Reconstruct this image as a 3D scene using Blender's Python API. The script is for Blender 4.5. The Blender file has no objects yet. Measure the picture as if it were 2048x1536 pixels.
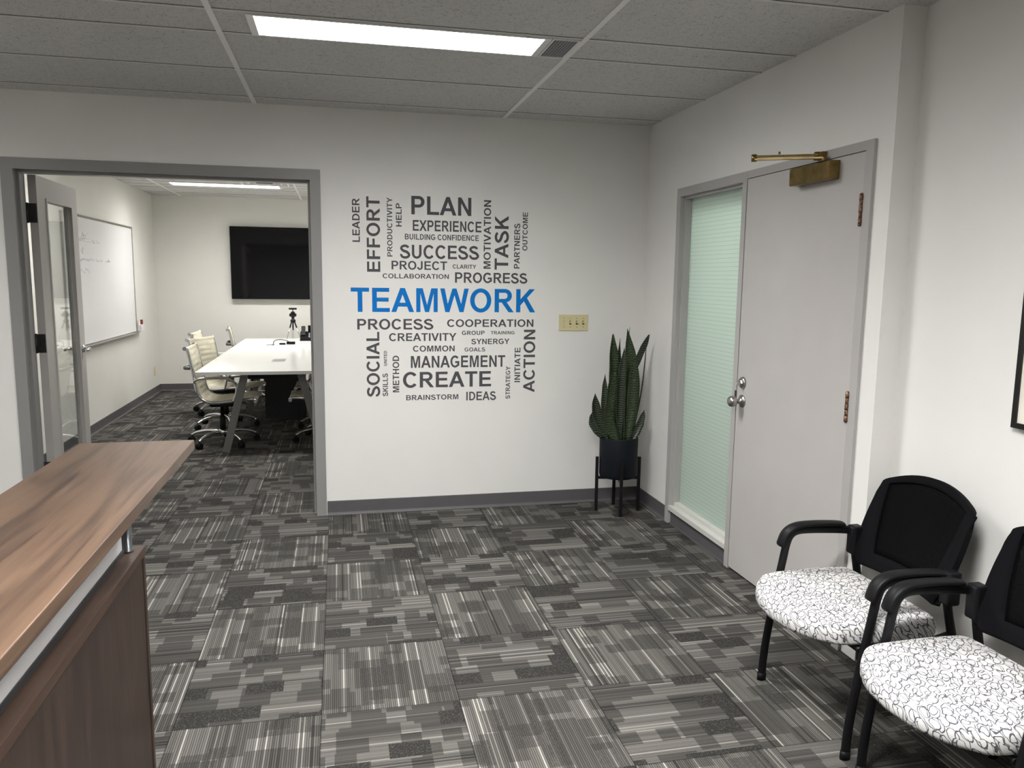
import bpy, bmesh, math, random
from mathutils import Vector, Matrix
random.seed(7)
PI = math.pi
sc = bpy.context.scene
C = sc.collection

# ------------------------------------------------------------------ camera, world, exposure
cam_d = bpy.data.cameras.new('camera'); cam = bpy.data.objects.new('camera', cam_d); C.objects.link(cam)
YAW, PITCH, ROLL, CH, FPX = 0.21953, -0.13509, 0.01253, 1.5601, 1550.45
fwd = Vector((math.sin(YAW)*math.cos(PITCH), math.cos(YAW)*math.cos(PITCH), math.sin(PITCH)))
rgt = Vector((math.cos(YAW), -math.sin(YAW), 0)); up = rgt.cross(fwd)
r2 = rgt*math.cos(ROLL) + up*math.sin(ROLL); u2 = up*math.cos(ROLL) - rgt*math.sin(ROLL)
M = Matrix((r2, u2, -fwd)).transposed().to_4x4(); M.translation = Vector((0, 0, CH))
cam.matrix_world = M
cam_d.sensor_width = 36; cam_d.lens = FPX*36/2048; cam_d.clip_start = 0.02
sc.camera = cam
w = bpy.data.worlds.new('world'); sc.world = w; w.use_nodes = True
w.node_tree.nodes['Background'].inputs[0].default_value = (0.75, 0.8, 0.9, 1)
w.node_tree.nodes['Background'].inputs[1].default_value = 0.02
sc.view_settings.view_transform = 'Standard'; sc.view_settings.look = 'None'
sc.view_settings.gamma = 1; sc.view_settings.use_curve_mapping = False
sc.view_settings.exposure = 1.25
LOBBY_LAMP, REAR_FILL, SIDE_FILL, CONF_LAMP, HALL_FILL = 46.0, 98.0, 28.0, 26.0, 30.0  # rear, side and hall values drive unseen panels added to match the brightness

# ------------------------------------------------------------------ material helpers
class V:
    """wraps a node socket so that shader maths can be written as an expression"""
    nt = None
    def __init__(s, sock): s.s = sock
    @staticmethod
    def m(op, a, b=None, c=None, clamp=False):
        n = V.nt.nodes.new('ShaderNodeMath'); n.operation = op; n.use_clamp = clamp
        for i, x in enumerate((a, b, c)):
            if x is None: continue
            if isinstance(x, V): V.nt.links.new(x.s, n.inputs[i])
            else: n.inputs[i].default_value = x
        return V(n.outputs[0])
    def __add__(a, b): return V.m('ADD', a, b)
    def __radd__(a, b): return V.m('ADD', b, a)
    def __sub__(a, b): return V.m('SUBTRACT', a, b)
    def __rsub__(a, b): return V.m('SUBTRACT', b, a)
    def __mul__(a, b): return V.m('MULTIPLY', a, b)
    def __rmul__(a, b): return V.m('MULTIPLY', b, a)
    def __truediv__(a, b): return V.m('DIVIDE', a, b)
    def floor(a): return V.m('FLOOR', a)
    def frac(a): return V.m('FRACT', a)
    def abs(a): return V.m('ABSOLUTE', a)
    def gt(a, b): return V.m('GREATER_THAN', a, b)
    def lt(a, b): return V.m('LESS_THAN', a, b)
def vmix(a, b, f): return a*(1-f) + b*f
def comb(x, y, z):
    n = V.nt.nodes.new('ShaderNodeCombineXYZ')
    for i, v in enumerate((x, y, z)):
        if isinstance(v, V): V.nt.links.new(v.s, n.inputs[i])
        else: n.inputs[i].default_value = v
    return n.outputs[0]
def wn(x, y=0.0, z=0.0):
    n = V.nt.nodes.new('ShaderNodeTexWhiteNoise'); n.noise_dimensions = '3D'
    V.nt.links.new(comb(x, y, z), n.inputs['Vector']); return V(n.outputs['Value'])
def noise(vec, scale, detail=2, rough=.5, dist=0):
    n = V.nt.nodes.new('ShaderNodeTexNoise'); n.inputs['Scale'].default_value = scale
    n.inputs['Detail'].default_value = detail; n.inputs['Roughness'].default_value = rough
    n.inputs['Distortion'].default_value = dist
    V.nt.links.new(vec, n.inputs['Vector']); return V(n.outputs['Fac'])
def ocoord():
    n = V.nt.nodes.new('ShaderNodeTexCoord'); s = V.nt.nodes.new('ShaderNodeSeparateXYZ')
    V.nt.links.new(n.outputs['Object'], s.inputs[0])
    return n.outputs['Object'], V(s.outputs[0]), V(s.outputs[1]), V(s.outputs[2])
def ramp(v, stops):
    n = V.nt.nodes.new('ShaderNodeValToRGB'); e = n.color_ramp.elements
    while len(e) < len(stops): e.new(0.5)
    for q, (p, c) in zip(e, stops): q.position = p; q.color = (*c, 1)
    V.nt.links.new(v.s, n.inputs[0]); return n.outputs[0]
def bump(v, strength, dist=.01):
    n = V.nt.nodes.new('ShaderNodeBump'); n.inputs['Strength'].default_value = strength
    n.inputs['Distance'].default_value = dist; V.nt.links.new(v.s, n.inputs['Height']); return n.outputs[0]
def lin(r, g, b):
    f = lambda c: c/12.92 if c <= .04045 else ((c+.055)/1.055)**2.4
    return (f(r/255), f(g/255), f(b/255))
def mat(name, col=(.5, .5, .5), rough=.5, metal=0, spec=.5, **kw):
    m = bpy.data.materials.new(name); m.use_nodes = True
    b = m.node_tree.nodes['Principled BSDF']; V.nt = m.node_tree
    b.inputs['Base Color'].default_value = (*col, 1); b.inputs['Roughness'].default_value = rough
    b.inputs['Metallic'].default_value = metal; b.inputs['Specular IOR Level'].default_value = spec
    for k, v in kw.items(): b.inputs[k].default_value = v
    m['b'] = 1
    return m, b, m.node_tree
def painted(name, col, rough=.55, amt=.04, scale=6, bmp=.05, metal=0, spec=.5):
    """plain paint or plastic with faint procedural mottling"""
    m, b, nt = mat(name, col, rough, metal, spec)
    o, x, y, z = ocoord(); n = noise(o, scale, 3)
    lo = tuple(c*(1-amt) for c in col); hi = tuple(min(1, c*(1+amt)) for c in col)
    nt.links.new(ramp(n, [(.3, lo), (.7, hi)]), b.inputs['Base Color'])
    if bmp: nt.links.new(bump(noise(o, scale*40, 2), bmp, .001), b.inputs['Normal'])
    return m
def emis(name, col, st):
    m = bpy.data.materials.new(name); m.use_nodes = True; nt = m.node_tree
    nt.nodes.clear(); e = nt.nodes.new('ShaderNodeEmission'); e.inputs[0].default_value = (*col, 1); e.inputs[1].default_value = st
    # prismatic lens: most of the light leaves downward, little at grazing angles
    g = nt.nodes.new('ShaderNodeNewGeometry'); d = nt.nodes.new('ShaderNodeVectorMath'); d.operation = 'DOT_PRODUCT'
    nt.links.new(g.outputs['Incoming'], d.inputs[0]); nt.links.new(g.outputs['True Normal'], d.inputs[1])
    V.nt = nt; c = V(d.outputs['Value']).abs()
    nt.links.new((V.m('POWER', c, 1.4)*(st*.9)+st*.1).s, e.inputs[1])
    o = nt.nodes.new('ShaderNodeOutputMaterial'); nt.links.new(e.outputs[0], o.inputs[0]); return m

M_wall = painted('wall_paint', (.74, .732, .705), .6, .015, 3, .12)
M_wall2 = painted('conference_wall_paint', (.71, .70, .66), .6, .015, 3, .12)
M_frame = painted('grey_enamel', lin(138, 137, 136), .38, .02, 4, .03)
M_door = painted('grey_door_paint', lin(178, 175, 172), .42, .025, 5, .04)
M_base = painted('dark_vinyl', lin(86, 84, 86), .45, .04, 10, .03)
M_tee = painted('ceiling_grid_enamel', (.82, .81, .80), .5, .02, 4, 0)
M_fixture = painted('fixture_white', (.75, .75, .75), .4, .02, 4, 0)
M_black = painted('black_plastic', (.004, .004, .005), .5, .1, 20, .1, spec=.22)
M_blackm = painted('black_metal', (.004, .004, .005), .45, .1, 20, .03, spec=.3)
M_blackf = painted('black_fabric', (.003, .003, .004), .9, .15, 200, .3, spec=.12)
M_chrome, _, _ = mat('chrome', (.75, .75, .76), .14, 1)
M_steel = painted('brushed_nickel', (.42, .41, .39), .28, .08, 30, .02, metal=1)
M_alu = painted('satin_aluminium', (.22, .23, .25), .35, .05, 30, .02, metal=1)
M_brass = painted('aged_brass', (.235, .165, .065), .33, .25, 25, .05, metal=1)
M_white = painted('white_laminate', (.80, .80, .775), .16, .01, 4, 0)
M_cream = painted('cream_leather', (.72, .68, .54), .45, .05, 12, .15)
M_beige = painted('beige_plastic', lin(205, 195, 152), .4, .02, 8, 0)
M_slot = painted('dark_slot', (.02, .018, .014), .6, .1, 8, 0)
M_legs = painted('grey_powder_coat', (.17, .168, .16), .45, .03, 10, .05)
M_blackhinge = painted('black_hinge_metal', (.012, .012, .012), .45, .2, 40, .1)
M_text = painted('charcoal_vinyl', lin(78, 78, 82), .6, .03, 10, 0, spec=.2)
M_blue = painted('blue_vinyl', lin(0, 112, 190), .6, .03, 10, 0, spec=.2)
M_acr = painted('white_acrylic', (.88, .88, .90), .35, .02, 4, 0)
M_dkedge = painted('dark_edge_trim', (.045, .047, .05), .4, .05, 10, 0)
M_board = painted('whiteboard_enamel', (.76, .77, .78), .12, .01, 2, 0)
M_tv, _, _ = mat('tv_glass', (.002, .002, .003), .06, 0, .5)
M_pot = painted('charcoal_ceramic', (.004, .006, .010), .6, .1, 12, .05, spec=.18)
M_soil = painted('potting_soil', (.02, .014, .01), .9, .5, 60, .6)
M_red = painted('red_label', (.18, .02, .02), .5, .1, 12, 0)
M_ink = painted('faded_marker', (.42, .42, .55), .5, .05, 30, 0)
M_paper = painted('paper', (.75, .72, .63), .7, .03, 12, 0)
M_key = painted('pale_keys', (.55, .55, .53), .5, .03, 12, 0)
M_black2 = painted('gloss_black_frame', (.006, .006, .006), .3, .1, 12, 0)

# aged bronze hinge with worn streaks
M_bronze, b, nt = mat('worn_bronze', (.2, .12, .08), .45, .7)
o, x, y, z = ocoord(); n = noise(o, 120, 4, .7)
nt.links.new(ramp(n, [(.35, (.02, .012, .01)), (.55, (.22, .12, .075)), (.7, (.5, .36, .27))]), b.inputs['Base Color'])

# ceiling tile: warm white mineral fibre with pits
M_tile, b, nt = mat('mineral_fibre_tile', (.6, .6, .6), .9, 0, .2)
o, x, y, z = ocoord()
pit = noise(o, 150, 2, .6); pit2 = noise(o, 45, 3, .7)
big = noise(o, 2.3, 2)
f = V.m('MULTIPLY_ADD', pit, .65, pit2*.35)
colr = ramp(f, [(.34, (.20, .195, .19)), (.42, (.55, .545, .535)), (.6, (.62, .615, .605))])
nt.links.new(colr, b.inputs['Base Color']); nt.links.new(bump(f, .5, .002), b.inputs['Normal'])

# carpet tiles, quarter-turned, 0.5 m
CARPET_GAIN = .48
GX, GY, TS = -0.0874, 4.6796, 0.5
M_carpet, b, nt = mat('carpet_tiles', (.1, .1, .1), .95, 0, .1)
o, x, y, z = ocoord()
tx = (x-(GX-50))/TS; ty = ((GY+50)-y)/TS
i = tx.floor(); j = ty.floor(); fx = tx.frac(); fy = ty.frac()
odd = ((i+j)*.5).frac().gt(.25)
seed = wn(i, j, 3.3)*91.0
u = vmix(fx, fy, odd); v = vmix(fy, fx, odd)
R = 66.0
row = (v*R).floor()
n1 = wn(row, seed, 1.0)
n3 = wn(row, seed, 4.0)
def blocks(bands, cells, s, th, off):
    """rectangles laid in bands along the pile direction"""
    bd = (v*bands + off).floor()
    jit = wn(bd, seed, s)
    cu = (u*cells + jit*5.0).floor()
    return wn(bd + cu*17.0, seed, s+.7).lt(th)
bA = blocks(6.0, 3.6, 5.1, .20, .3)
bB = blocks(3.7, 4.6, 7.9, .30, .1)
bC = blocks(6.9, 7.1, 9.3, .30, .6)
bM = V.m('MAXIMUM', bB, bC)
alt = V.m('POWER', V.m('ABSOLUTE', (v*R).frac()-.5)*2.0, 2.0)    # groove between loop rows
lum = .150 + .085*n1 + .03*n3
lum = lum*(1 - n3.lt(.07)*.45)
cream = n1.gt(.80)*((row*.5).frac().lt(.25))*(.17+.16*odd)*(1-bM*.65)
lum = lum*(1-bM*(.46-.08*odd)) + cream
lum = lum*(1 - alt*(.30+.50*odd))*(1+.22*odd)  # pile lighting painted in: turned tiles brighter, their row gaps darker
spk = wn((u*170).floor(), (v*190).floor(), seed).gt(.86)
lum = vmix(lum, (.050 + spk*.085), bA*(1-odd*.45))
mott = noise(o, 240, 2, .7)
lum = lum*(.70 + .60*mott)*CARPET_GAIN
edge = V.m('MINIMUM', V.m('MINIMUM', fx, 1-fx), V.m('MINIMUM', fy, 1-fy)).lt(.006)
lum = lum*(1-edge*.45)
cc = nt.nodes.new('ShaderNodeCombineColor')
nt.links.new((lum*1.02).s, cc.inputs[0]); nt.links.new((lum*.98).s, cc.inputs[1]); nt.links.new((lum*.905).s, cc.inputs[2])
nt.links.new(cc.outputs[0], b.inputs['Base Color'])
nt.links.new(bump(1-alt, .4, .002), b.inputs['Normal'])

# walnut laminate
def walnut(name, axis, dark, mid, light, rough=.34):
    m, b, nt = mat(name, mid, rough)
    o, x, y, z = ocoord()
    if axis == 'y': p = comb(x*9.0, y*.9, z*9.0); q = comb(x*120, y*4.0, z*120); a = x
    else: p = comb(x*9.0, y*9.0, z*.9); q = comb(x*120, y*120, z*4.0); a = y
    n = noise(p, 1.0, 3, .55, .6)
    band = V.m('SINE', n*34.0 + a*14.0)*.5+.5
    fi = noise(q, 1.0, 3, .6)
    blotch = noise(p, .5, 2)
    f = band*.16 + fi*.44 + blotch*.46
    nt.links.new(ramp(f, [(.30, dark), (.52, mid), (.78, light)]), b.inputs['Base Color'])
    nt.links.new(bump(fi, .08, .001), b.inputs['Normal'])
    return m
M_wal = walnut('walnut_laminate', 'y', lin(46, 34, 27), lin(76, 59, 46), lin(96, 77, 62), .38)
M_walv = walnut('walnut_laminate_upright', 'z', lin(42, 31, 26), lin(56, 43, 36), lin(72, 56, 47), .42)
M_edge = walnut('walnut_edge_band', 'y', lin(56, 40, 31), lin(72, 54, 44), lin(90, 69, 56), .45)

# white upholstery with dark scribbled loops
M_loop, b, nt = mat('loop_print_fabric', (.75, .74, .73), .85, 0, .2)
o, x, y, z = ocoord()
def rings(sx, sy, ox, oy, rot, rad, wd, zz):
    c, s = math.cos(rot), math.sin(rot)
    X = (x*c - y*s)*sx + z*zz*sx + ox; Y = (x*s + y*c)*sy + z*zz*sy + oy
    vo = V.nt.nodes.new('ShaderNodeTexVoronoi'); vo.voronoi_dimensions = '2D'; vo.inputs['Scale'].default_value = 1; vo.inputs['Randomness'].default_value = .55
    wob = noise(o, 26, 2, .5)
    V.nt.links.new(comb(X+wob*.9, Y+wob*.7, 0.0), vo.inputs['Vector'])
    d = V(vo.outputs['Distance'])
    return (d-rad).abs().lt(wd)
r1 = rings(31, 19, 0, 0, .45, .42, .034, .6); r2_ = rings(35, 22, .37, .21, .30, .41, .034, .7)
anyr = V.m('MAXIMUM', r1, r2_)
nt.links.new(ramp(anyr, [(0, (.56, .555, .545)), (1, (.075, .075, .09))]), b.inputs['Base Color'])
nt.links.new(bump(noise(o, 900, 1), .2, .001), b.inputs['Normal'])

# see-through black mesh
M_mesh, b, nt = mat('black_mesh_fabric', (.0025, .0025, .003), .9, 0, .08)
o, x, y, z = ocoord()
hx = ((y*215).frac()-.5).abs().lt(.235); hz = ((z*215).frac()-.5).abs().lt(.235)
hole = hx*hz
tr = nt.nodes.new('ShaderNodeBsdfTransparent'); mx = nt.nodes.new('ShaderNodeMixShader')
nt.links.new((hole*.8).s, mx.inputs[0]); nt.links.new(b.outputs[0], mx.inputs[1]); nt.links.new(tr.outputs[0], mx.inputs[2])
nt.links.new(mx.outputs[0], nt.nodes['Material Output'].inputs[0])

# clear glass for the door, frosted film for the sidelight
M_glass, b, nt = mat('clear_glass', (.93, .96, .95), .02, 0, .5, **{'Transmission Weight': 1.0, 'IOR': 1.45})
M_frost, b, nt = mat('frosted_glass', lin(196, 214, 204), .35, 0, .5)
o, x, y, z = ocoord()
ln_ = (z*42).frac().gt(.86)
col = ramp(ln_, [(0, lin(206, 216, 209)), (1, lin(186, 197, 189))])
tl = nt.nodes.new('ShaderNodeBsdfTranslucent'); mx = nt.nodes.new('ShaderNodeMixShader'); mx.inputs[0].default_value = .62
nt.links.new(col, b.inputs['Base Color']); nt.links.new(col, tl.inputs[0])
nt.links.new(b.outputs[0], mx.inputs[1]); nt.links.new(tl.outputs[0], mx.inputs[2]); nt.links.new(mx.outputs[0], nt.nodes['Material Output'].inputs[0])

# snake plant blade: dark green with pale ragged cross bands
M_leaf, b, nt = mat('snake_plant_leaf', (.03, .06, .02), .42, 0, .5)
o, x, y, z = ocoord()
nz = noise(comb(x*60, y*60, z*22), 1, 4, .7)
bandl = V.m('SINE', z*380.0 + nz*17.0)*.5+.5
big = noise(comb(x*9, y*9, z*3), 1, 2)
nt.links.new(ramp(bandl*.62+nz*.25+big*.2, [(.35, (.006, .012, .006)), (.6, (.020, .042, .012)), (.95, (.095, .13, .055))]), b.inputs['Base Color'])
M_leafd, b, nt = mat('snake_plant_leaf_dark', (.03, .06, .02), .42, 0, .5)
o, x, y, z = ocoord()
nz = noise(comb(x*40, y*40, z*10), 1, 3, .6)
bandl = V.m('SINE', z*430.0 + nz*15.0)*.5+.5
nt.links.new(ramp(bandl, [(.2, (.006, .011, .006)), (.6, (.016, .028, .012)), (1, (.12, .14, .10))]), b.inputs['Base Color'])

# ------------------------------------------------------------------ geometry helpers
def add_box(bm, x0, x1, y0, y1, z0, z1, bev=0):
    r = bmesh.ops.create_cube(bm, size=1)
    for q in r['verts']:
        q.co = Vector(((x0+x1)/2+q.co.x*(x1-x0), (y0+y1)/2+q.co.y*(y1-y0), (z0+z1)/2+q.co.z*(z1-z0)))
    if bev:
        es = {e for q in r['verts'] for e in q.link_edges}
        bmesh.ops.bevel(bm, geom=list(es), offset=bev, segments=2, profile=.5, affect='EDGES')
def bx(*a, bev=0):
    bm = bmesh.new(); add_box(bm, *a, bev=bev); return bm
def smooth_path(pts, n=6):
    P = [Vector(p) for p in pts]; out = []
    for k in range(len(P)-1):
        p0 = P[max(k-1, 0)]; p1 = P[k]; p2 = P[k+1]; p3 = P[min(k+2, len(P)-1)]
        for t in range(n):
            s = t/n
            out.append(.5*((2*p1)+(-p0+p2)*s+(2*p0-5*p1+4*p2-p3)*s*s+(-p0+3*p1-3*p2+p3)*s**3))
    out.append(P[-1]); return out
def add_tube(bm, pts, rad, seg=10, ry=None, side=None, cap=True):
    """sweep an ellipse (rad along `side`, ry across) along pts; rad may be a list"""
    P = [Vector(p) for p in pts]; rings = []
    prev = None
    for k, p in enumerate(P):
        t = (P[min(k+1, len(P)-1)]-P[max(k-1, 0)]).normalized()
        if side is not None: a = Vector(side); a = (a-t*a.dot(t)).normalized()
        else:
            if prev is None: a = t.orthogonal().normalized()
            else: a = (prev-t*prev.dot(t)).normalized()
        prev = a; bb = t.cross(a)
        ra = rad[k] if isinstance(rad, (list, tuple)) else rad
        rb = ra if ry is None else (ry[k] if isinstance(ry, (list, tuple)) else ry)
        rings.append([bm.verts.new(p+a*ra*math.cos(2*PI*s/seg)+bb*rb*math.sin(2*PI*s/seg)) for s in range(seg)])
    for A, B in zip(rings, rings[1:]):
        for s in range(seg):
            f = bm.faces.new((A[s], A[(s+1) % seg], B[(s+1) % seg], B[s])); f.smooth = True
    if cap:
        bm.faces.new(rings[0][::-1]); bm.faces.new(rings[-1])
def tube(pts, rad, **k):
    bm = bmesh.new(); add_tube(bm, pts, rad, **k); return bm
def add_bar(bm, p0, p1, wx, wy, side):
    """rectangular bar from p0 to p1; wx along side"""
    p0 = Vector(p0); p1 = Vector(p1); t = (p1-p0).normalized(); a = Vector(side); a = (a-t*a.dot(t)).normalized(); b_ = t.cross(a)
    vs = []
    for p in (p0, p1):
        for sx, sy in ((-1, -1), (1, -1), (1, 1), (-1, 1)): vs.append(bm.verts.new(p+a*sx*wx/2+b_*sy*wy/2))
    for q in ((3, 2, 1, 0), (4, 5, 6, 7), (0, 1, 5, 4), (1, 2, 6, 5), (2, 3, 7, 6), (3, 0, 4, 7)): bm.faces.new([vs[k] for k in q])
def add_lathe(bm, prof, c=(0, 0, 0), seg=32, axis='z', capb=True, capt=True):
    c = Vector(c); rings = []
    for r, h in prof:
        ring = []
        for s in range(seg):
            a = 2*PI*s/seg; p = (r*math.cos(a), r*math.sin(a), h)
            if axis == 'x': p = (h, r*math.cos(a), r*math.sin(a))
            if axis == 'y': p = (r*math.sin(a), h, r*math.cos(a))
            ring.append(bm.verts.new(c+Vector(p)))
        rings.append(ring)
    for A, B in zip(rings, rings[1:]):
        for s in range(seg):
            f = bm.faces.new((A[s], A[(s+1) % seg], B[(s+1) % seg], B[s])); f.smooth = True
    if capb: bm.faces.new(rings[0][::-1])
    if capt: bm.faces.new(rings[-1])
def lathe(*a, **k):
    bm = bmesh.new(); add_lathe(bm, *a, **k); return bm
def add_prism(bm, pts, axis, a0, a1):
    """extrude a 2-D outline along an axis"""
    def mk(p, a):
        return {'x': (a, p[0], p[1]), 'y': (p[0], a, p[1]), 'z': (p[0], p[1], a)}[axis]
    A = [bm.verts.new(mk(p, a0)) for p in pts]; B = [bm.verts.new(mk(p, a1)) for p in pts]
    n = len(pts)
    for k in range(n): bm.faces.new((A[k], A[(k+1) % n], B[(k+1) % n], B[k]))
    bm.faces.new(A[::-1]); bm.faces.new(B)
def obj(name, bm, m, parent=None, loc=None, rotz=0, fix=True):
    if fix: bmesh.ops.recalc_face_normals(bm, faces=bm.faces)
    me = bpy.data.meshes.new(name); bm.to_mesh(me); bm.free(); me.materials.append(m)
    o = bpy.data.objects.new(name, me); C.objects.link(o)
    if loc: o.location = loc
    if rotz: o.rotation_euler = (0, 0, rotz)
    if parent: o.parent = parent
    return o
def tag(o, label, cat, group=None, kind=None):
    o['label'] = label; o['category'] = cat
    if group: o['group'] = group
    if kind: o['kind'] = kind
    return o
def thing(name, label, cat, loc=(0, 0, 0), rotz=0, group=None):
    o = bpy.data.objects.new(name, None); C.objects.link(o); o.location = loc; o.rotation_euler = (0, 0, rotz)
    o.empty_display_size = .1
    return tag(o, label, cat, group)
def struct(name, bm, m, parent=None, label=None):
    o = obj(name, bm, m, parent)
    if parent is None:
        o['kind'] = 'structure'
        if label: o['label'] = label
    return o
def sempty(name, loc, label=None):
    o = bpy.data.objects.new(name, None); C.objects.link(o); o.location = loc; o['kind'] = 'structure'
    if label: o['label'] = label
    return o
def copy_tree(o, parent=None):
    c = o.copy(); C.objects.link(c); c.parent = parent
    for ch in [q for q in bpy.data.objects if q.parent == o]: copy_tree(ch, c)
    return c

# ------------------------------------------------------------------ setting
YW, XW, XW2, HC = 5.0916, 2.0708, 2.172, 2.585
WT = .158; YB = YW+WT                     # back of the partition
Y2, XL2, XR2 = 11.14, -2.375, 1.22        # conference room
XL, YF = -3.6, -2.6                       # lobby left wall / wall behind the camera
OX0, OX1, OZ = -1.822, -.162, 2.155       # double door opening
struct('floor', bx(XL-.2, 4.4, YF-.2, Y2+.2, -.1, 0), M_carpet, label='grey carpet tiles laid quarter-turned')
bm = bmesh.new()
add_box(bm, XL-.2, 2.6, YF-.2, YB, HC+.006, HC+.12); add_box(bm, XL2-.2, XR2+.2, YB, Y2+.2, HC+.006, HC+.12)
struct('ceiling', bm, M_tile, label='suspended ceiling of speckled mineral tiles')
# exposed grid; light bays are left open in the tee layout
bm = bmesh.new()
TX = [-2.016-1.537, -2.016, -.479, 1.058]
rowsL = [4.915, 4.29, 3.675, 3.375, 2.755, 2.13, 1.51, .89, .28, -.34, -.64, -1.26, -1.88]
for t in TX: add_box(bm, t-.012, t+.012, YF, YW, HC, HC+.007)
struct('trim_1', bm, M_tee, label='white main runners of the lobby ceiling grid')
def cross_runners(nm, rows, x0, x1f, lb):
    bm = bmesh.new(); bg = bmesh.new()
    for r in rows:
        x1 = x1f(r)
        add_box(bm, x0, x1, r-.0075, r+.0075, HC+.0025, HC+.007)
        add_box(bg, x0, x1, r+.0075, r+.0115, HC+.0045, HC+.007); add_box(bg, x0, x1, r-.0105, r-.0075, HC+.0045, HC+.007)  # dark strips stand in for shade in the tile gaps
    struct(nm[0], bm, M_tee2, label=lb); struct(nm[1], bg, M_gap_shade, label='dark strips painting shade into the gaps beside the cross runners')
M_tee2 = painted('cross_runner_enamel', (.66, .655, .645), .5, .02, 4, 0); M_gap_shade = painted('tile_gap_shade', (.12, .115, .11), .8, .1, 10, 0)
cross_runners(('trim_3', 'gap_shade_lobby'), rowsL, XL, lambda r: XW if r > 2.66 else XW2, 'slim cross runners of the lobby ceiling grid')
bm = bmesh.new()
rowsC = [10.74, 10.13, 9.83, 9.515, 8.9, 8.28, 7.66, 7.05, 6.74, 6.12, 5.5]
for t in (-2.016, -.479, 1.058): add_box(bm, t-.012, t+.012, YB, Y2, HC, HC+.007)
struct('trim_2', bm, M_tee, label='white main runners of the conference room ceiling grid')
cross_runners(('trim_5', 'gap_shade_conference'), rowsC, XL2, lambda r: XR2, 'slim cross runners of the conference room ceiling grid')
# partition with the double door opening
bm = bmesh.new()
add_box(bm, XL-.2, OX0, YW, YB, 0, HC+.006); add_box(bm, OX1, 4.2, YW, YB, 0, HC+.006); add_box(bm, OX0, OX1, YW, YB, OZ, HC+.006)
struct('wall_back', bm, M_wall, label='off-white wall with the double doorway')
# door wall: openings for the sidelight (raised sill) and door
bm = bmesh.new()
XT = XW+.19
add_box(bm, XW, XT, 4.575, YW, 0, HC+.006); add_box(bm, XW, XT, 2.66, 2.765, 0, HC+.006)
add_box(bm, XW, XT, 2.765, 4.575, 2.115, HC+.006)
struct('wall_right', bm, M_wall, label='off-white wall holding the grey door')
struct('wall_right_front', bx(XW2, XT, YF, 2.66, 0, HC+.006), M_wall, label='set-back off-white wall behind the waiting chairs')
struct('wall_left', bx(XL-.15, XL, YF, YW, 0, HC+.006), M_wall)
struct('wall_front', bx(XL-.15, XT, YF-.15, YF, 0, HC+.006), M_wall)
struct('wall_conference_left', bx(XL2-.12, XL2, YB, Y2+.12, 0, HC+.006), M_wall2)
struct('wall_conference_back', bx(XL2-.12, XR2+.12, Y2, Y2+.12, 0, HC+.006), M_wall2)
struct('wall_conference_right', bx(XR2, XR2+.12, YB, Y2, 0, HC+.006), M_wall2)
# hall behind the frosted sidelight
struct('wall_hall_right', bx(3.7, 3.8, 2.5, YW, 0, 2.6), M_wall)
struct('wall_hall_front', bx(XT, 3.8, 2.4, 2.5, 0, 2.6), M_wall)
struct('ceiling_hall', bx(2.6, 3.8, 2.4, YW, 2.6, 2.7), M_wall)
tlh = struct('ceiling_hall_edge', bx(XT, 2.6, 2.4, YW, 2.6, 2.7), M_wall)
# cove baseboards
def base(name, p0, p1, n, label=None, h=.095):
    """cove profile swept from p0 to p1, n = direction into the room"""
    p0 = Vector((*p0, 0)); p1 = Vector((*p1, 0)); n = Vector((*n, 0))
    prof = [(0, 0), (.016, 0), (.016, .003), (.009, .009), (.006, .018), (.005, h-.002), (.003, h), (0, h)]
    bm = bmesh.new()
    A = [bm.verts.new(p0+n*d+Vector((0, 0, z))) for d, z in prof]; B = [bm.verts.new(p1+n*d+Vector((0, 0, z))) for d, z in prof]
    k = len(prof)
    for q in range(k): bm.faces.new((A[q], A[(q+1) % k], B[(q+1) % k], B[q]))
    bm.faces.new(A[::-1]); bm.faces.new(B)
    return struct(name, bm, M_base, label=label)
base('baseboard_back', (-.098, YW), (XW, YW), (0, -1), 'dark grey vinyl baseboard under the lettering')
base('baseboard_back_left', (XL, YW), (-1.885, YW), (0, -1))
base('baseboard_right', (XW, YW), (XW, 4.582), (-1, 0), 'short dark grey baseboard behind the plant')
base('baseboard_column', (XW, 2.66), (XW2, 2.66), (0, -1))
base('baseboard_right_front', (XW2, 2.66), (XW2, YF), (-1, 0), 'dark grey baseboard behind the waiting chairs')
base('baseboard_conference_left', (XL2, Y2), (XL2, YB), (1, 0), 'dark grey baseboard under the whiteboard')
base('baseboard_conference_back', (XL2, Y2), (XR2, Y2), (0, -1), 'dark grey baseboard below the television')

# ------------------------------------------------------------------ lights
M_em1 = emis('lobby_lamp_glow', (1.0, .985, .965), LOBBY_LAMP)
M_em1b = emis('rear_fill_glow', (1.0, .985, .965), REAR_FILL)
M_em1c = emis('side_fill_glow', (1.0, .985, .965), SIDE_FILL)
M_em2 = emis('conference_lamp_glow', (1.0, .975, .93), CONF_LAMP)
M_em3 = emis('hall_fill_glow', (.97, 1.0, .97), HALL_FILL)
def panel_light(x0, x1, y0, y1, em, label, group=None, z=HC):
    t = thing('ceiling_light', label, 'ceiling light', ((x0+x1)/2, (y0+y1)/2, z), 0, group)
    hx, hy = (x1-x0)/2, (y1-y0)/2
    bm = bmesh.new()
    for a in ((-hx, -hx+.03, -hy, hy), (hx-.03, hx, -hy, hy), (-hx+.03, hx-.03, -hy, -hy+.012), (-hx+.03, hx-.03, hy-.012, hy)):
        add_box(bm, *a, -.003, .006)
    obj('frame', bm, M_fixture, t)
    obj('diffuser', bx(-hx+.03, hx-.03, -hy+.012, hy-.012, 0, .005), em, t)
    return t
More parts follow.
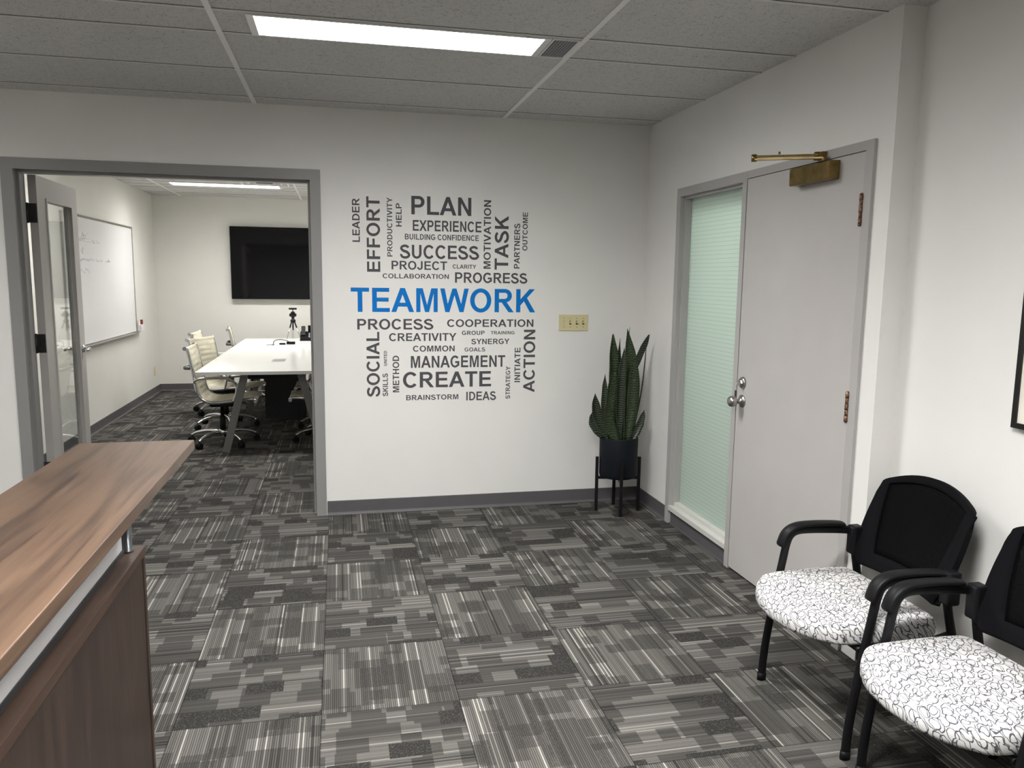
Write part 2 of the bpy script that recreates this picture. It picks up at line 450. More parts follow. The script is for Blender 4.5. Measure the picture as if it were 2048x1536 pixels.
panel_light(-.345, .915, 3.388, 3.662, M_em1, 'long bright ceiling light panel over the lobby beside the small grille')
panel_light(-.345, .915, .903, 1.177, M_em1b, 'unseen fill light panel added above the viewer between desk and waiting chairs')  # out of view, added as fill for the right wall
panel_light(-1.87, -.63, -.627, -.353, M_em1c, 'unseen fill light panel added above the near end of the reception desk')  # out of view, added as fill behind the camera
panel_light(-3.42, -2.16, 3.388, 3.662, M_em1c, 'unseen fill light panel added left of the reception desk')  # out of view, placed by guess to brighten the left wall
panel_light(-1.87, -.63, 9.527, 9.818, M_em2, 'bright ceiling light panel seen through the doorway above the whiteboard end')
panel_light(-1.87, -.63, 6.752, 7.038, M_em2, 'unseen light panel added over the near end of the conference table')  # out of view, placed by guess to match the room's lighting
panel_light(-.34, .9, 9.527, 9.818, M_em2, 'unseen light panel added right of the conference table near the television')  # hidden by the wall, placed by guess for the conference room lighting
panel_light(2.75, 3.35, 3.7, 4.3, M_em3, 'unseen square light panel added in the hall behind the frosted glass', z=2.59)  # out of view, added to light the frosted glass from behind
# filler tile piece and return-air grille beside the lobby light
t = thing('air_grille', 'small grey square-mesh air grille at right end of the lobby light', 'air vent', (.984, 3.525, HC))
bm = bmesh.new()
for a in ((-.064, -.056, -.137, .137), (.05, .062, -.137, .137), (-.056, .05, -.137, -.128), (-.056, .05, .128, .137)): add_box(bm, *a, -.002, .006)
obj('frame', bm, M_fixture, t)
bm = bmesh.new()
for k in range(9): add_box(bm, -.056+k*.0132, -.0532+k*.0132, -.128, .128, -.0006, .0002)
for k in range(20): add_box(bm, -.056, .05, -.128+k*.0134, -.1252+k*.0134, -.0005, .0003)
obj('grid', bm, painted('grille_grey', (.42, .42, .44), .5, .03, 8, 0), t)
obj('backing', bx(-.056, .05, -.128, .128, .002, .0058), painted('grille_recess', (.10, .10, .105), .7, .05, 8, 0), t)
t = thing('ceiling_diffuser', 'round ceiling air diffuser with dark centre in the conference room', 'air vent', (-.79, 9.2, HC))
bm = bmesh.new()
for k in range(3):
    a = .26-k*.075
    for q in ((-a, -a+.02, -a, a), (a-.02, a, -a, a), (-a+.02, a-.02, -a, -a+.02), (-a+.02, a-.02, a-.02, a)): add_box(bm, *q, -.012+k*.002, .005)
obj('louvre', bm, M_fixture, t)
obj('core', bx(-.10, .10, -.10, .10, -.006, .005), M_slot, t)

# ------------------------------------------------------------------ door_1: double doorway
D1 = sempty('door_1', (OX0, YW, 0), 'grey framed double doorway with one glazed leaf standing open')
def w2l(bm, o):      # world-built mesh moved into the parent's frame
    bmesh.ops.translate(bm, verts=bm.verts, vec=-Vector(o)); return bm
bm = bmesh.new(); F = .008; FW = .060
add_box(bm, OX0-FW, OX0+.004, YW-F, YW+.0, 0, OZ+FW, bev=0); add_box(bm, OX1-.004, OX1+FW, YW-F, YW, 0, OZ+FW); add_box(bm, OX0+.004, OX1-.004, YW-F, YW, OZ-.004, OZ+FW)
add_box(bm, OX0-.0, OX0+.004, YW, YB+.006, 0, OZ); add_box(bm, OX1-.004, OX1, YW, YB+.006, 0, OZ); add_box(bm, OX0+.004, OX1-.004, YW, YB+.006, OZ-.004, OZ)
# door stops
add_box(bm, OX0+.004, OX0+.020, YW+.04, YW+.105, 0, OZ-.004); add_box(bm, OX1-.020, OX1-.004, YW+.04, YW+.105, 0, OZ-.004); add_box(bm, OX0+.02, OX1-.02, YW+.04, YW+.105, OZ-.020, OZ-.004)
# back casing
add_box(bm, OX1-.004, OX1+.05, YB, YB+.006, 0, OZ+.05); add_box(bm, OX0-.05, OX1-.004, YB, YB+.006, OZ, OZ+.05); add_box(bm, OX0-.05, OX0, YB, YB+.006, 0, OZ)
obj('door_frame', w2l(bm, (OX0, YW, 0)), M_frame, D1)
# leaf hinged at the back-left corner, open a little past 90 degrees
LW, LT, LZ = .81, .045, 2.14
leaf_e = bpy.data.objects.new('door_leaf', None); 
bm = bmesh.new()
g0, g1, gz0, gz1 = .165, .672, .30, 2.005
add_box(bm, -LT, 0, 0, g0, .01, LZ); add_box(bm, -LT, 0, g1, LW, .01, LZ); add_box(bm, -LT, 0, g0, g1, .01, gz0); add_box(bm, -LT, 0, g0, g1, gz1, LZ)
for xx in (-LT-.006, 0):
    for q in ((g0-.012, g0+.004, gz0-.012, gz1+.012), (g1-.004, g1+.012, gz0-.012, gz1+.012)): add_box(bm, xx, xx+.006, q[0], q[1], q[2], q[3])
    for q in ((gz0-.012, gz0+.004), (gz1-.004, gz1+.012)): add_box(bm, xx, xx+.006, g0+.004, g1-.004, q[0], q[1])
leaf = obj('door_leaf', bm, M_door, D1); leaf.location = (.062, WT+.0125, 0); leaf.rotation_euler = (0, 0, math.radians(1.6))
bpy.data.objects.remove(leaf_e)
obj('glass_pane', bx(-LT/2-.003, -LT/2+.003, g0, g1, gz0, gz1), M_glass, leaf)
for zc in (1.915, 1.13, .33):
    bm = bmesh.new()
    add_box(bm, -LT+.002, -.004, -.003, 0, zc-.057, zc+.057)
    add_lathe(bm, [(.008, zc-.06), (.008, zc+.06)], (-LT-.010, -.006, 0), 12)
    add_box(bm, -LT-.01, -LT+.004, -.006, -.001, zc-.057, zc+.057)
    h = obj('hinge', bm, M_blackhinge, leaf); h['label'] = 'black butt hinge'
for s in (1, -1):
    bm = bmesh.new(); X0 = 0 if s > 0 else -LT
    add_lathe(bm, [(.027, 0), (.027, s*.008), (.012, s*.012), (.010, s*.045)], (X0, .752, 1.03), 20, 'x')
    add_tube(bm, smooth_path([(X0+s*.045, .752, 1.03), (X0+s*.05, .73, 1.03), (X0+s*.052, .68, 1.03), (X0+s*.045, .645, 1.03)]), .0095, 10)
    h = obj('lever_handle', bm, M_chrome, leaf); h['label'] = 'chrome lever handle'

# ------------------------------------------------------------------ door_2 + window_1 on the right wall
FXo = XW-.014
M_frame2 = painted('pale_grey_enamel', lin(168, 166, 164), .4, .02, 4, .03)
D2 = sempty('door_2', (XW, 3.266, 0), 'flush grey door with brass closer and nickel knob')
bm = bmesh.new()
add_box(bm, FXo, XT, 2.755, 2.802, 0, 2.122); add_box(bm, FXo, XT, 2.802, 3.729, 2.084, 2.122)
add_box(bm, XW+.055, XW+.08, 2.802, 2.815, 0, 2.084); add_box(bm, XW+.055, XW+.08, 2.815, 3.729, 2.07, 2.084)
obj('door_frame', w2l(bm, (XW, 3.266, 0)), M_frame2, D2)
DX0, DX1, DY0, DY1 = XW-.012, XW+.032, 2.805, 3.7265
bm = bx(DX0, DX1, DY0, DY1, .012, 2.081, bev=.0015)
leaf2 = obj('door_leaf', w2l(bm, (XW, 3.266, 0)), M_door, D2)
def L(x, y, z): return (x-XW, y-3.266, z)
bm = bmesh.new(); yk, zk = 3.667, .937
add_lathe(bm, [(.034, 0), (.033, -.006), (.022, -.012), (.0125, -.016), (.012, -.030), (.0155, -.034), (.0255, -.042), (.029, -.052), (.0285, -.064), (.024, -.074), (.014, -.079), (.0, -.080)], (DX0-XW, yk-3.266, zk), 28, 'x', capt=False)
h = obj('door_knob', bm, M_steel, leaf2); h['label'] = 'round satin nickel knob'
bm = bmesh.new()
add_lathe(bm, [(.031, 0), (.030, -.008), (.024, -.014), (.010, -.016)], (DX0-XW, yk-3.266, 1.036), 24, 'x')
o_ = Vector((DX0-XW, yk-3.266, 1.036))
add_bar(bm, o_+Vector((-.014, .0, -.0)), o_+Vector((-.036, 0, 0)), .011, .030, (0, .7, -.7))
h = obj('deadbolt', bm, M_steel, leaf2); h['label'] = 'round nickel deadbolt thumb-turn'
for zc in (1.852, 1.048, .29):
    bm = bmesh.new(); c = L(DX0-.004, 2.803, 0)
    prof = []
    for q in range(5):
        a = zc-.062+q*.0248; rr = .0085 if q % 2 == 0 else .0078
        prof += [(rr*.8, a), (rr, a+.001), (rr, a+.0238), (rr*.8, a+.0247)]
    add_lathe(bm, [(.004, zc-.066), (.007, zc-.064)]+prof+[(.007, zc+.064), (.004, zc+.066)], (c[0], c[1]+.004, 0), 14)
    add_box(bm, c[0]+.000, c[0]+.004, c[1]+.001, c[1]+.016, zc-.06, zc+.06)
    h = obj('hinge', bm, M_bronze, D2); h['label'] = 'worn bronze hinge'
# black strike gap by the knob
obj('strike_plate', w2l(bx(FXo-.001, FXo, 3.7275, 3.745, .905, .985), (XW, 3.266, 0)), M_slot, D2)
# closer body
bm = bmesh.new()
cy0, cy1, cz0, cz1 = 2.965, 3.262, 1.991, 2.069
prof = [(DX0, cz0+.006), (DX0, cz1), (DX0-.046, cz1), (DX0-.052, cz1-.006), (DX0-.052, cz0+.004), (DX0-.048, cz0), (DX0-.004, cz0)]
add_prism(bm, prof, 'y', cy0, cy1)
bmesh.ops.bevel(bm, geom=[e for e in bm.edges if e.calc_length() < .08], offset=.0025, segments=2, affect='EDGES')
clo = obj('door_closer', w2l(bm, (XW, 3.266, 0)), M_brass, leaf2); clo['label'] = 'aged brass box-shaped door closer'
bm = bmesh.new()
piv = Vector((2.036, 3.05, 2.089)); elb = Vector((1.795, 3.205, 2.092)); end = Vector((FXo-.020, 3.10, 2.108))
add_bar(bm, piv, elb, .022, .007, (0, .5, 0)); add_bar(bm, elb+Vector((0, 0, .013)), end, .020, .008, (0, .5, 0))
add_lathe(bm, [(.012, -.008), (.012, .022)], tuple(elb), 12); add_lathe(bm, [(.014, -.012), (.014, .012)], tuple(end), 12)
add_lathe(bm, [(.012, -.020), (.012, .008)], tuple(piv), 12)
add_box(bm, FXo-.022, FXo, 3.06, 3.125, 2.088, 2.118)
mid = elb.lerp(end, .40)+Vector((0, 0, .016)); add_lathe(bm, [(.005, 0), (.005, .010)], tuple(mid), 10)
obj('closer_arm', w2l(bm, (XW, 3.266, 0)), M_brass, clo)
# door stop at foot of frame
bm = bmesh.new(); add_lathe(bm, [(.012, 0), (.012, -.02), (.008, -.03)], (FXo, 2.80, .028), 12, 'x')
# sidelight
W1 = sempty('window_1', (XW, 4.15, 0), 'narrow frosted sidelight beside the grey door')
bm = bmesh.new()
add_box(bm, FXo, XT, 3.7305, 3.774, 0, 2.122); add_box(bm, FXo, XT, 4.531, 4.582, 0, 2.122); add_box(bm, FXo, XT, 3.774, 4.531, 2.072, 2.122)
G = XW+.056
add_box(bm, FXo+.028, G-.001, 3.774, 3.79, .118, 2.072); add_box(bm, FXo+.028, G-.001, 4.513, 4.531, .118, 2.072); add_box(bm, FXo+.028, G-.001, 3.79, 4.513, 2.055, 2.072)
add_box(bm, G+.009, G+.03, 3.774, 3.79, .118, 2.072); add_box(bm, G+.009, G+.03, 4.513, 4.531, .118, 2.072)
obj('window_frame', w2l(bm, (XW, 4.15, 0)), M_frame2, W1)
bm = bmesh.new()
add_box(bm, FXo-.002, XT, 3.774, 4.531, .090, .119, bev=.001); add_box(bm, FXo+.034, G-.001, 3.79, 4.513, .119, .142)
obj('window_sill', w2l(bm, (XW, 4.15, 0)), painted('sill_paint', lin(196, 196, 190), .45, .02, 4, .03), W1)
bm = bx(FXo+.018, XT, 3.774, 4.531, 0, .090); add_box(bm, FXo+.006, FXo+.018, 3.774, 4.531, 0, .006)
obj('kick_board', w2l(bm, (XW, 4.15, 0)), M_base, W1)
obj('glass_pane', w2l(bx(G, G+.008, 3.776, 4.529, .12, 2.071), (XW, 4.15, 0)), M_frost, W1)

# ------------------------------------------------------------------ wall lettering (own bold sans capitals)
S, Hh = .205, .165
def arc(cx, cy, rx, ry, a0, a1, sx=S, sy=Hh, n=18):
    """ring segment as quads; rx, ry outer radii; sx, sy stroke at the side and at the top"""
    out = []
    for k in range(n):
        A = math.radians(a0+(a1-a0)*k/n); B = math.radians(a0+(a1-a0)*(k+1)/n)
        out.append([(cx+rx*math.cos(A), cy+ry*math.sin(A)), (cx+rx*math.cos(B), cy+ry*math.sin(B)),
                    (cx+(rx-sx)*math.cos(B), cy+(ry-sy)*math.sin(B)), (cx+(rx-sx)*math.cos(A), cy+(ry-sy)*math.sin(A))])
    return out
def rc(x0, y0, x1, y1): return [(x0, y0), (x1, y0), (x1, y1), (x0, y1)]
def stroke(P, t):
    out = []; L_, R_ = [], []
    for k, p in enumerate(P):
        a = P[max(k-1, 0)]; b_ = P[min(k+1, len(P)-1)]; dx, dy = b_[0]-a[0], b_[1]-a[1]; l = math.hypot(dx, dy)
        n_ = (-dy/l, dx/l); tt = t(k/(len(P)-1))/2
        L_.append((p[0]+n_[0]*tt, p[1]+n_[1]*tt)); R_.append((p[0]-n_[0]*tt, p[1]-n_[1]*tt))
    for k in range(len(P)-1): out.append([L_[k], L_[k+1], R_[k+1], R_[k]])
    return out
def s_glyph():
    P = []
    for k in range(15):
        a = math.radians(18+k*(215-18)/14); P.append((.455+.300*math.cos(a), .725+.195*math.sin(a)))
    for k in range(17):
        a = math.radians(42-k*(42+195)/16); P.append((.475+.325*math.cos(a), .262+.200*math.sin(a)))
    # smooth the diagonal
    P = P[:13]+[(.30, .575), (.47, .515), (.65, .455)]+P[17:]
    q = smooth_path([(a, b_, 0) for a, b_ in P], 2); P = [(v_.x, v_.y) for v_ in q]
    return stroke(P, lambda s: .178+.022*math.exp(-((s-.5)/.16)**2))
GL = {
 'A': (1.008, [[(.0, 0), (.218, 0), (.609, 1), (.40, 1)], [(.79, 0), (1.008, 0), (.609, 1), (.45, .86)], rc(.24, .225, .77, .39)]),
 'B': (1.0, [rc(.10, 0, .305, 1), rc(.305, 0, .58, Hh), rc(.305, .425, .60, .585), rc(.305, 1-Hh, .56, 1)] + arc(.58, .2925, .36, .2925, -90, 90, S, Hh) + arc(.56, .7125, .325, .2875, -90, 90, S*.95, Hh*.95)),
 'C': (1.008, arc(.53, .5, .475, .515, 38, 322, S, .172, 30)),
 'D': (1.008, [rc(.10, 0, .305, 1), rc(.305, 0, .46, Hh), rc(.305, 1-Hh, .46, 1)] + arc(.46, .5, .49, .5, -90, 90, S, Hh)),
 'E': (.932, [rc(.10, 0, .305, 1), rc(.305, 0, .87, Hh), rc(.305, .43, .82, .595), rc(.305, 1-Hh, .85, 1)]),
 'F': (.853, [rc(.10, 0, .305, 1), rc(.305, .40, .74, .57), rc(.305, 1-Hh, .80, 1)]),
 'G': (1.087, arc(.545, .5, .49, .515, 42, 320, S, .172, 30) + [rc(.56, .37, 1.0, .535), rc(.80, .13, 1.0, .37)]),
 'H': (1.008, [rc(.10, 0, .305, 1), rc(.703, 0, .908, 1), rc(.305, .42, .703, .59)]),
 'I': (.40, [rc(.10, 0, .305, 1)]),
 'J': (.777, [rc(.47, .30, .675, 1)] + arc(.35, .30, .325, .315, 180, 360, S, .17)),
 'K': (1.008, [rc(.10, 0, .305, 1), [(.305, .30), (.305, .57), (.72, 1), (.98, 1)], [(.42, .56), (.56, .70), (1.01, 0), (.755, 0)]]),
 'L': (.853, [rc(.10, 0, .305, 1), rc(.305, 0, .82, Hh)]),
 'M': (1.163, [rc(.10, 0, .285, 1), rc(.878, 0, 1.063, 1), [(.285, 1), (.39, 1), (.665, 0), (.49, 0), (.285, .78)], [(.878, 1), (.773, 1), (.498, 0), (.673, 0), (.878, .78)]]),
 'N': (1.008, [rc(.10, 0, .295, 1), rc(.713, 0, .908, 1), [(.10, 1), (.30, 1), (.908, 0), (.71, 0)]]),
 'O': (1.087, arc(.5435, .5, .49, .515, 0, 360, S, .172, 36)),
 'P': (.932, [rc(.10, 0, .305, 1), rc(.305, .375, .55, .54), rc(.305, 1-Hh, .55, 1)] + arc(.55, .6875, .335, .3125, -90, 90, S, Hh)),
 'R': (1.008, [rc(.10, 0, .305, 1), rc(.305, .42, .58, .575), rc(.305, 1-Hh, .58, 1), [(.43, .42), (.66, .44), (1.0, 0), (.755, 0)]] + arc(.58, .71, .325, .29, -90, 90, S, Hh)),
 'S': (.932, s_glyph()),
 'T': (.853, [rc(.324, 0, .529, 1-Hh), rc(.03, 1-Hh, .823, 1)]),
 'U': (1.008, [rc(.10, .36, .305, 1), rc(.703, .36, .908, 1)] + arc(.504, .36, .404, .375, 180, 360, S, .17)),
 'V': (.932, [[(.0, 1), (.22, 1), (.568, 0), (.365, 0)], [(.932, 1), (.712, 1), (.365, 0), (.568, 0)]]),
 'W': (1.318, [[(.01, 1), (.215, 1), (.43, 0), (.24, 0)], [(.24, 0), (.43, 0), (.75, 1), (.565, 1)], [(.565, 1), (.75, 1), (1.075, 0), (.885, 0)], [(1.308, 1), (1.103, 1), (.885, 0), (1.075, 0)]]),
 'X': (.932, [[(.0, 0), (.235, 0), (.932, 1), (.70, 1)], [(.697, 0), (.932, 0), (.23, 1), (.0, 1)]]),
 'Y': (.932, [rc(.363, 0, .568, .42), [(.0, 1), (.235, 1), (.568, .42), (.363, .42)], [(.932, 1), (.697, 1), (.363, .42), (.568, .42)]]),
 ' ': (.39, []),
}
def ray(px, py): return (fwd + r2*((px-1024)/FPX) + u2*((768-py)/FPX))
def onwall(cx, cy):
    d = ray(680+cx/3.414, 370+cy/3.414); t = YW/d.y; return d.x*t, CH+d.z*t
def word(txt, bl, tr, vert=False, m=None):
    X0, Z0 = onwall(*bl); X1, Z1 = onwall(*tr)
    adv = 0; pieces = []
    for ch in txt:
        wd, polys = GL[ch]; pieces += [[(p[0]+adv, p[1]) for p in q] for q in polys]; adv += wd
    xs = [p[0] for q in pieces for p in q]; a0, a1 = min(xs), max(xs)
    bm = bmesh.new()
    W_, H_ = (Z1-Z0, X1-X0) if vert else (X1-X0, Z1-Z0)
    yy = YW
    for k, q in enumerate(pieces):
        vs = []
        for (a, c) in q:
            s = (a-a0)/(a1-a0)*W_; t = c*H_
            vs.append(bm.verts.new((X1-X0-t, -.0006-.00009*(k % 5), s) if vert else (s, -.0006-.00009*(k % 5), t)))
        try: bm.faces.new(vs)
        except ValueError: pass
    bmesh.ops.triangulate(bm, faces=bm.faces)
    for f in bm.faces:
        f.normal_update()
        if f.normal.y > 0: f.normal_flip()
    dom = 'blue' if m is M_blue else 'charcoal'
    o = obj('wall_lettering', bm, m or M_text, None, (X0, yy, Z0), fix=False)
    tag(o, f'{dom} vinyl word {txt} {"running upwards" if vert else "reading across"} on the lobby wall', 'wall lettering', 'words of the teamwork word cloud')
for a in [('PLAN', (487, 200), (897, 88)), ('EXPERIENCE', (497, 312), (966, 252)), ('BUILDING CONFIDENCE', (443, 371), (948, 345)),
          ('SUCCESS', (410, 500), (950, 418)), ('PROJECT', (352, 576), (731, 523)), ('CLARITY', (769, 570), (930, 545)),
          ('COLLABORATION', (291, 636), (743, 610)), ('PROGRESS', (785, 667), (1280, 603)), ('PROCESS', (118, 987), (638, 915)),
          ('COOPERATION', (731, 969), (1321, 918)), ('CREATIVITY', (335, 1066), (795, 1011)), ('GROUP', (832, 1024), (988, 995)),
          ('TRAINING', (1029, 1020), (1192, 997)), ('SYNERGY', (897, 1087), (1157, 1049)), ('COMMON', (498, 1138), (783, 1096)),
          ('GOALS', (850, 1137), (992, 1109)), ('MANAGEMENT', (484, 1249), (1128, 1162)), ('CREATE', (430, 1385), (1032, 1270)),
          ('BRAINSTORM', (452, 1470), (808, 1428)), ('IDEAS', (862, 1471), (1066, 1408))]: word(*a)
word('TEAMWORK', (75, 866), (1335, 712), False, M_blue)
for a in [('LEADER', (85, 388), (132, 90)), ('EFFORT', (185, 592), (270, 80)), ('PRODUCTIVITY', (323, 488), (355, 85)), ('HELP', (382, 283), (420, 125)),
          ('MOTIVATION', (980, 572), (1032, 105)), ('TASK', (1055, 578), (1152, 212)), ('PARTNERS', (1187, 570), (1230, 263)), ('OUTCOME', (1245, 448), (1283, 188)),
          ('SOCIAL', (185, 1446), (268, 1003)), ('SKILLS', (292, 1442), (326, 1286)), ('UNITED', (300, 1234), (320, 1132)), ('METHOD', (361, 1416), (403, 1165)),
          ('STRATEGY', (1130, 1460), (1163, 1237)), ('INITIATE', (1190, 1347), (1232, 1110)), ('ACTION', (1250, 1416), (1334, 988))]: word(*a, vert=True)

# ------------------------------------------------------------------ light switch, outlet
t = thing('light_switch', 'beige four-gang switch plate right of the word cloud', 'light switch', (1.560, YW, 1.267))
obj('wall_plate', bx(-.103, .103, -.006, 0, -.055, .055, bev=.002), M_beige, t)
for k in range(4):
    xx = -.069+k*.046
    for zz in (-.030, .030): obj('screw', lathe([(.0032, 0), (.0032, -.0012)], (xx, -.006, zz), 10, 'y'), M_legs, t)
    if k:
        bm = bmesh.new(); add_bar(bm, (xx, -.006, 0), (xx-.001, -.021, .005), .008, .010, (1, 0, 0)); obj('toggle', bm, M_beige, t)
        s_ = obj('toggle_slot', bx(xx-.006, xx+.006, -.0066, -.006, -.013, .013), M_slot, t)
    else:
        bm = bmesh.new()
        for q in ((-.007, -.006, -.016, .016), (.006, .007, -.016, .016), (-.006, .006, .015, .016), (-.006, .006, -.016, -.015)): add_box(bm, xx+q[0], xx+q[1], -.0066, -.006, q[2], q[3])
        obj('blank_insert', bm, M_legs, t)
t = thing('wall_outlet', 'small beige outlet plate low on the conference room wall', 'wall outlet', (XL2, 10.85, .30))
obj('wall_plate', bx(0, .006, -.035, .035, -.057, .057, bev=.0015), M_beige, t)
for zz in (-.02, .02): obj('socket', bx(.006, .0075, -.016, .016, zz-.013, zz+.013), M_slot if 0 else M_beige, t)

# ------------------------------------------------------------------ reception desk
t = thing('reception_desk', 'walnut laminate reception desk with raised counter in the left foreground', 'reception desk', (-.75, 1.2, 0))
def D(bm): return w2l(bm, (-.75, 1.2, 0))
y0, y1 = -.55, 2.43
obj('counter_top', D(bx(-.745, -.431, y0, y1, 1.041, 1.070, bev=.0018)), M_wal, t)
ye = 2.372
obj('ledge', D(bx(-.80, -.569, y0, ye, .742, .770, bev=.001)), M_edge, t)
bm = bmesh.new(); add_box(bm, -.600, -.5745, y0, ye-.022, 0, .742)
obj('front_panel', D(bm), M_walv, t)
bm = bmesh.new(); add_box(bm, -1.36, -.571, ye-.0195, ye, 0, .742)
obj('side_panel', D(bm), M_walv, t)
obj('work_top', D(bx(-1.36, -.80, y0, ye, .735, .762)), M_wal, t)
obj('upstand_panel', D(bx(-.623, -.612, y0+.02, 2.298, .778, 1.041)), M_acr, t)
bm = bmesh.new(); add_box(bm, -.630, -.6075, y0+.02, 2.302, .770, .7785); add_box(bm, -.6115, -.6085, y0+.02, 2.302, .7785, .786)
add_box(bm, -.625, -.610, 2.298, 2.304, .7785, 1.041)
obj('panel_track', D(bm), M_dkedge, t)
for yy in (2.325, 1.0, -.3):
    bm = bmesh.new(); add_lathe(bm, [(.0165, .770), (.0165, .776), (.0135, .777), (.0135, 1.035), (.0165, 1.036), (.0165, 1.041)], (-.6055, yy, 0), 24)
    obj('counter_post', D(bm), M_alu, t)

# ------------------------------------------------------------------ waiting chairs
def waiting_chair(loc, label, src=None):
    t = thing('waiting_chair', label, 'chair', loc, 0, 'mesh-back waiting chairs along the right wall')
    # seat
    out = [(-.338, 0), (-.328, .09), (-.298, .165), (-.255, .216), (-.205, .246), (-.05, .256), (.09, .252), (.138, .232), (.152, .12), (.155, 0)]
    pts = out+[(a, -b_) for a, b_ in out[-2:0:-1]]
    pts = [(p.x, p.y) for p in smooth_path([(a, b_, 0) for a, b_ in pts+[pts[0]]], 4)][:-1]
    bm = bmesh.new(); rings = []
    cx = -.08
    for s, zz in ((.93, .382), (.985, .385), (1.0, .394), (1.003, .418), (.997, .434), (.975, .445), (.93, .451), (.75, .456), (.5, .458), (.2, .457)):
        rings.append([bm.verts.new((cx+(a-cx)*s, b_*s, zz - (.016*max(0, (-.2-a)/.15)**2 if zz > .40 else 0) + .004*abs(b_)/.25)) for a, b_ in pts])
    n = len(pts)
    for A, B in zip(rings, rings[1:]):
        for k in range(n): f = bm.faces.new((A[k], A[(k+1) % n], B[(k+1) % n], B[k])); f.smooth = True
    bm.faces.new(rings[0][::-1]); f = bm.faces.new(rings[-1]); f.smooth = True
    obj('seat', bm, M_loop, t)
    # under-seat pan and frame
    bm = bmesh.new(); add_box(bm, -.19, .09, -.2, .2, .368, .382, bev=.004)
    add_tube(bm, [(-.155, -.25, .369), (-.155, .25, .369)], .011); add_tube(bm, [(.12, -.235, .369), (.12, .235, .369)], .011)
    for s in (-1, 1): add_tube(bm, smooth_path([(-.155, s*.247, .370), (-.02, s*.245, .366), (.10, s*.24, .370), (.20, s*.238, .39)]), .012, side=(0, 1, 0))
    obj('seat_frame', bm, M_blackm, t)
    for s in (-1, 1):
        y_ = s*.262
        path = smooth_path([(-.193, y_, .0), (-.191, y_, .07), (-.182, y_, .17), (-.158, y_, .33), (-.134, y_, .47), (-.118, y_, .555), (-.100, y_, .590), (-.066, y_, .604), (0, y_, .604), (.10, y_, .598), (.175, y_, .590)], 5)
        fl = obj('front_leg', tube(path, .0105, seg=12, ry=.0165, side=(0, 1, 0)), M_blackm, t)
        obj('foot_cap', tube([(-.1935, y_, 0), (-.193, y_, .030)], .0125, seg=12, ry=.0185, side=(0, 1, 0)), M_black, fl)
        # arm pad: flat-topped shell following the bend
        top = smooth_path([(-.147, y_, .545), (-.132, y_, .588), (-.108, y_, .613), (-.070, y_, .626), (0, y_, .628), (.08, y_, .624), (.128, y_, .618)], 5)
        obj('arm_pad', tube(top, [.018]+[.024]*(len(top)-3)+[.022, .014], seg=14, ry=[.006]+[.0105]*(len(top)-3)+[.009, .006], side=(0, 1, 0)), M_black, t)
        path = smooth_path([(.158, s*.236, .612), (.162, s*.237, .58), (.172, s*.240, .50), (.205, s*.243, .36), (.262, s*.246, .16), (.300, s*.248, .0)], 5)
        obj('rear_leg', tube(path, .010, seg=12, ry=.017, side=(0, 1, 0)), M_blackm, t)
        bm = bmesh.new(); add_box(bm, .148, .196, min(s*.222, s*.27), max(s*.222, s*.27), .50, .615, bev=.008); obj('back_bracket', bm, M_black, t)
    # curved backrest
    def Bk(u_, v_):
        hw = .218 + .016*math.sin(PI*min(1, v_*1.1)) if v_ < .9 else .218+.016*math.sin(PI*.99)
        hw = .215+.022*math.sin(PI*min(v_, 1)*.80+.25)
        zz = .478 + .322*v_ + .058*(1-u_*u_)*v_**2 - .035*(1-u_*u_)*0*(1-v_)
        e = max(0, (abs(u_)-.86)/.14)
        e = max(0, (abs(u_)-.92)/.08); zz -= .014*(1-math.sqrt(max(0, 1-e*e)))*max(0, (v_-.8)/.2)
        zz += .020*(1-math.sqrt(max(0, 1-e*e)))*max(0, (.15-v_)/.15)
        xx = .150 + .118*(v_**1.15) + .038*(1-u_*u_)
        return Vector((xx, u_*hw, zz))
    US = [-1, -.985, -.94, -.86]; nI = 14
    VS = [0, .03, .1, .17]+[.17+(.93-.17)*k/10 for k in range(1, 11)]+[.965, .99, 1]
    def ui(v_):
        s = (v_-.17)/.76; s = min(max(s, 0), 1); return .64+.20*s
    def row_us(v_):
        a = ui(v_); side_ = [-1+(1-a)*q for q in (0, .06, .25, .6)]
        return side_+[-a+2*a*k/nI for k in range(nI+1)]+[-q for q in side_[::-1]]
    grid = [[Bk(u_, v_) for u_ in row_us(v_)] for v_ in VS]
    nc = len(grid[0]); nr = len(VS); c0, c1, r0_, r1_ = 4, 4+nI, 3, 13
    def shell(sel, th, sh=0):
        bm = bmesh.new(); F_ = {}; Bq = {}
        def nrm(r, c):
            a = grid[min(r+1, nr-1)][c]-grid[max(r-1, 0)][c]; b_ = grid[r][min(c+1, nc-1)]-grid[r][max(c-1, 0)]
            return a.cross(b_).normalized()
        cells = [(r, c) for r in range(nr-1) for c in range(nc-1) if sel(r, c)]
        keys = {(r+i_, c+j_) for r, c in cells for i_ in (0, 1) for j_ in (0, 1)}
        for r, c in keys:
            n_ = nrm(r, c); F_[r, c] = bm.verts.new(grid[r][c]+n_*(sh+th/2)); Bq[r, c] = bm.verts.new(grid[r][c]+n_*(sh-th/2))
        cs = set(cells)
        for r, c in cells:
            f = bm.faces.new((F_[r, c], F_[r, c+1], F_[r+1, c+1], F_[r+1, c])); f.smooth = True
            f = bm.faces.new((Bq[r+1, c], Bq[r+1, c+1], Bq[r, c+1], Bq[r, c])); f.smooth = True
            for (nr_, nc_), (a, b_) in (((r-1, c), ((r, c), (r, c+1))), ((r+1, c), ((r+1, c+1), (r+1, c))), ((r, c-1), ((r+1, c), (r, c))), ((r, c+1), ((r, c+1), (r+1, c+1)))):
                if (nr_, nc_) not in cs: bm.faces.new((F_[b_], F_[a], Bq[a], Bq[b_]))
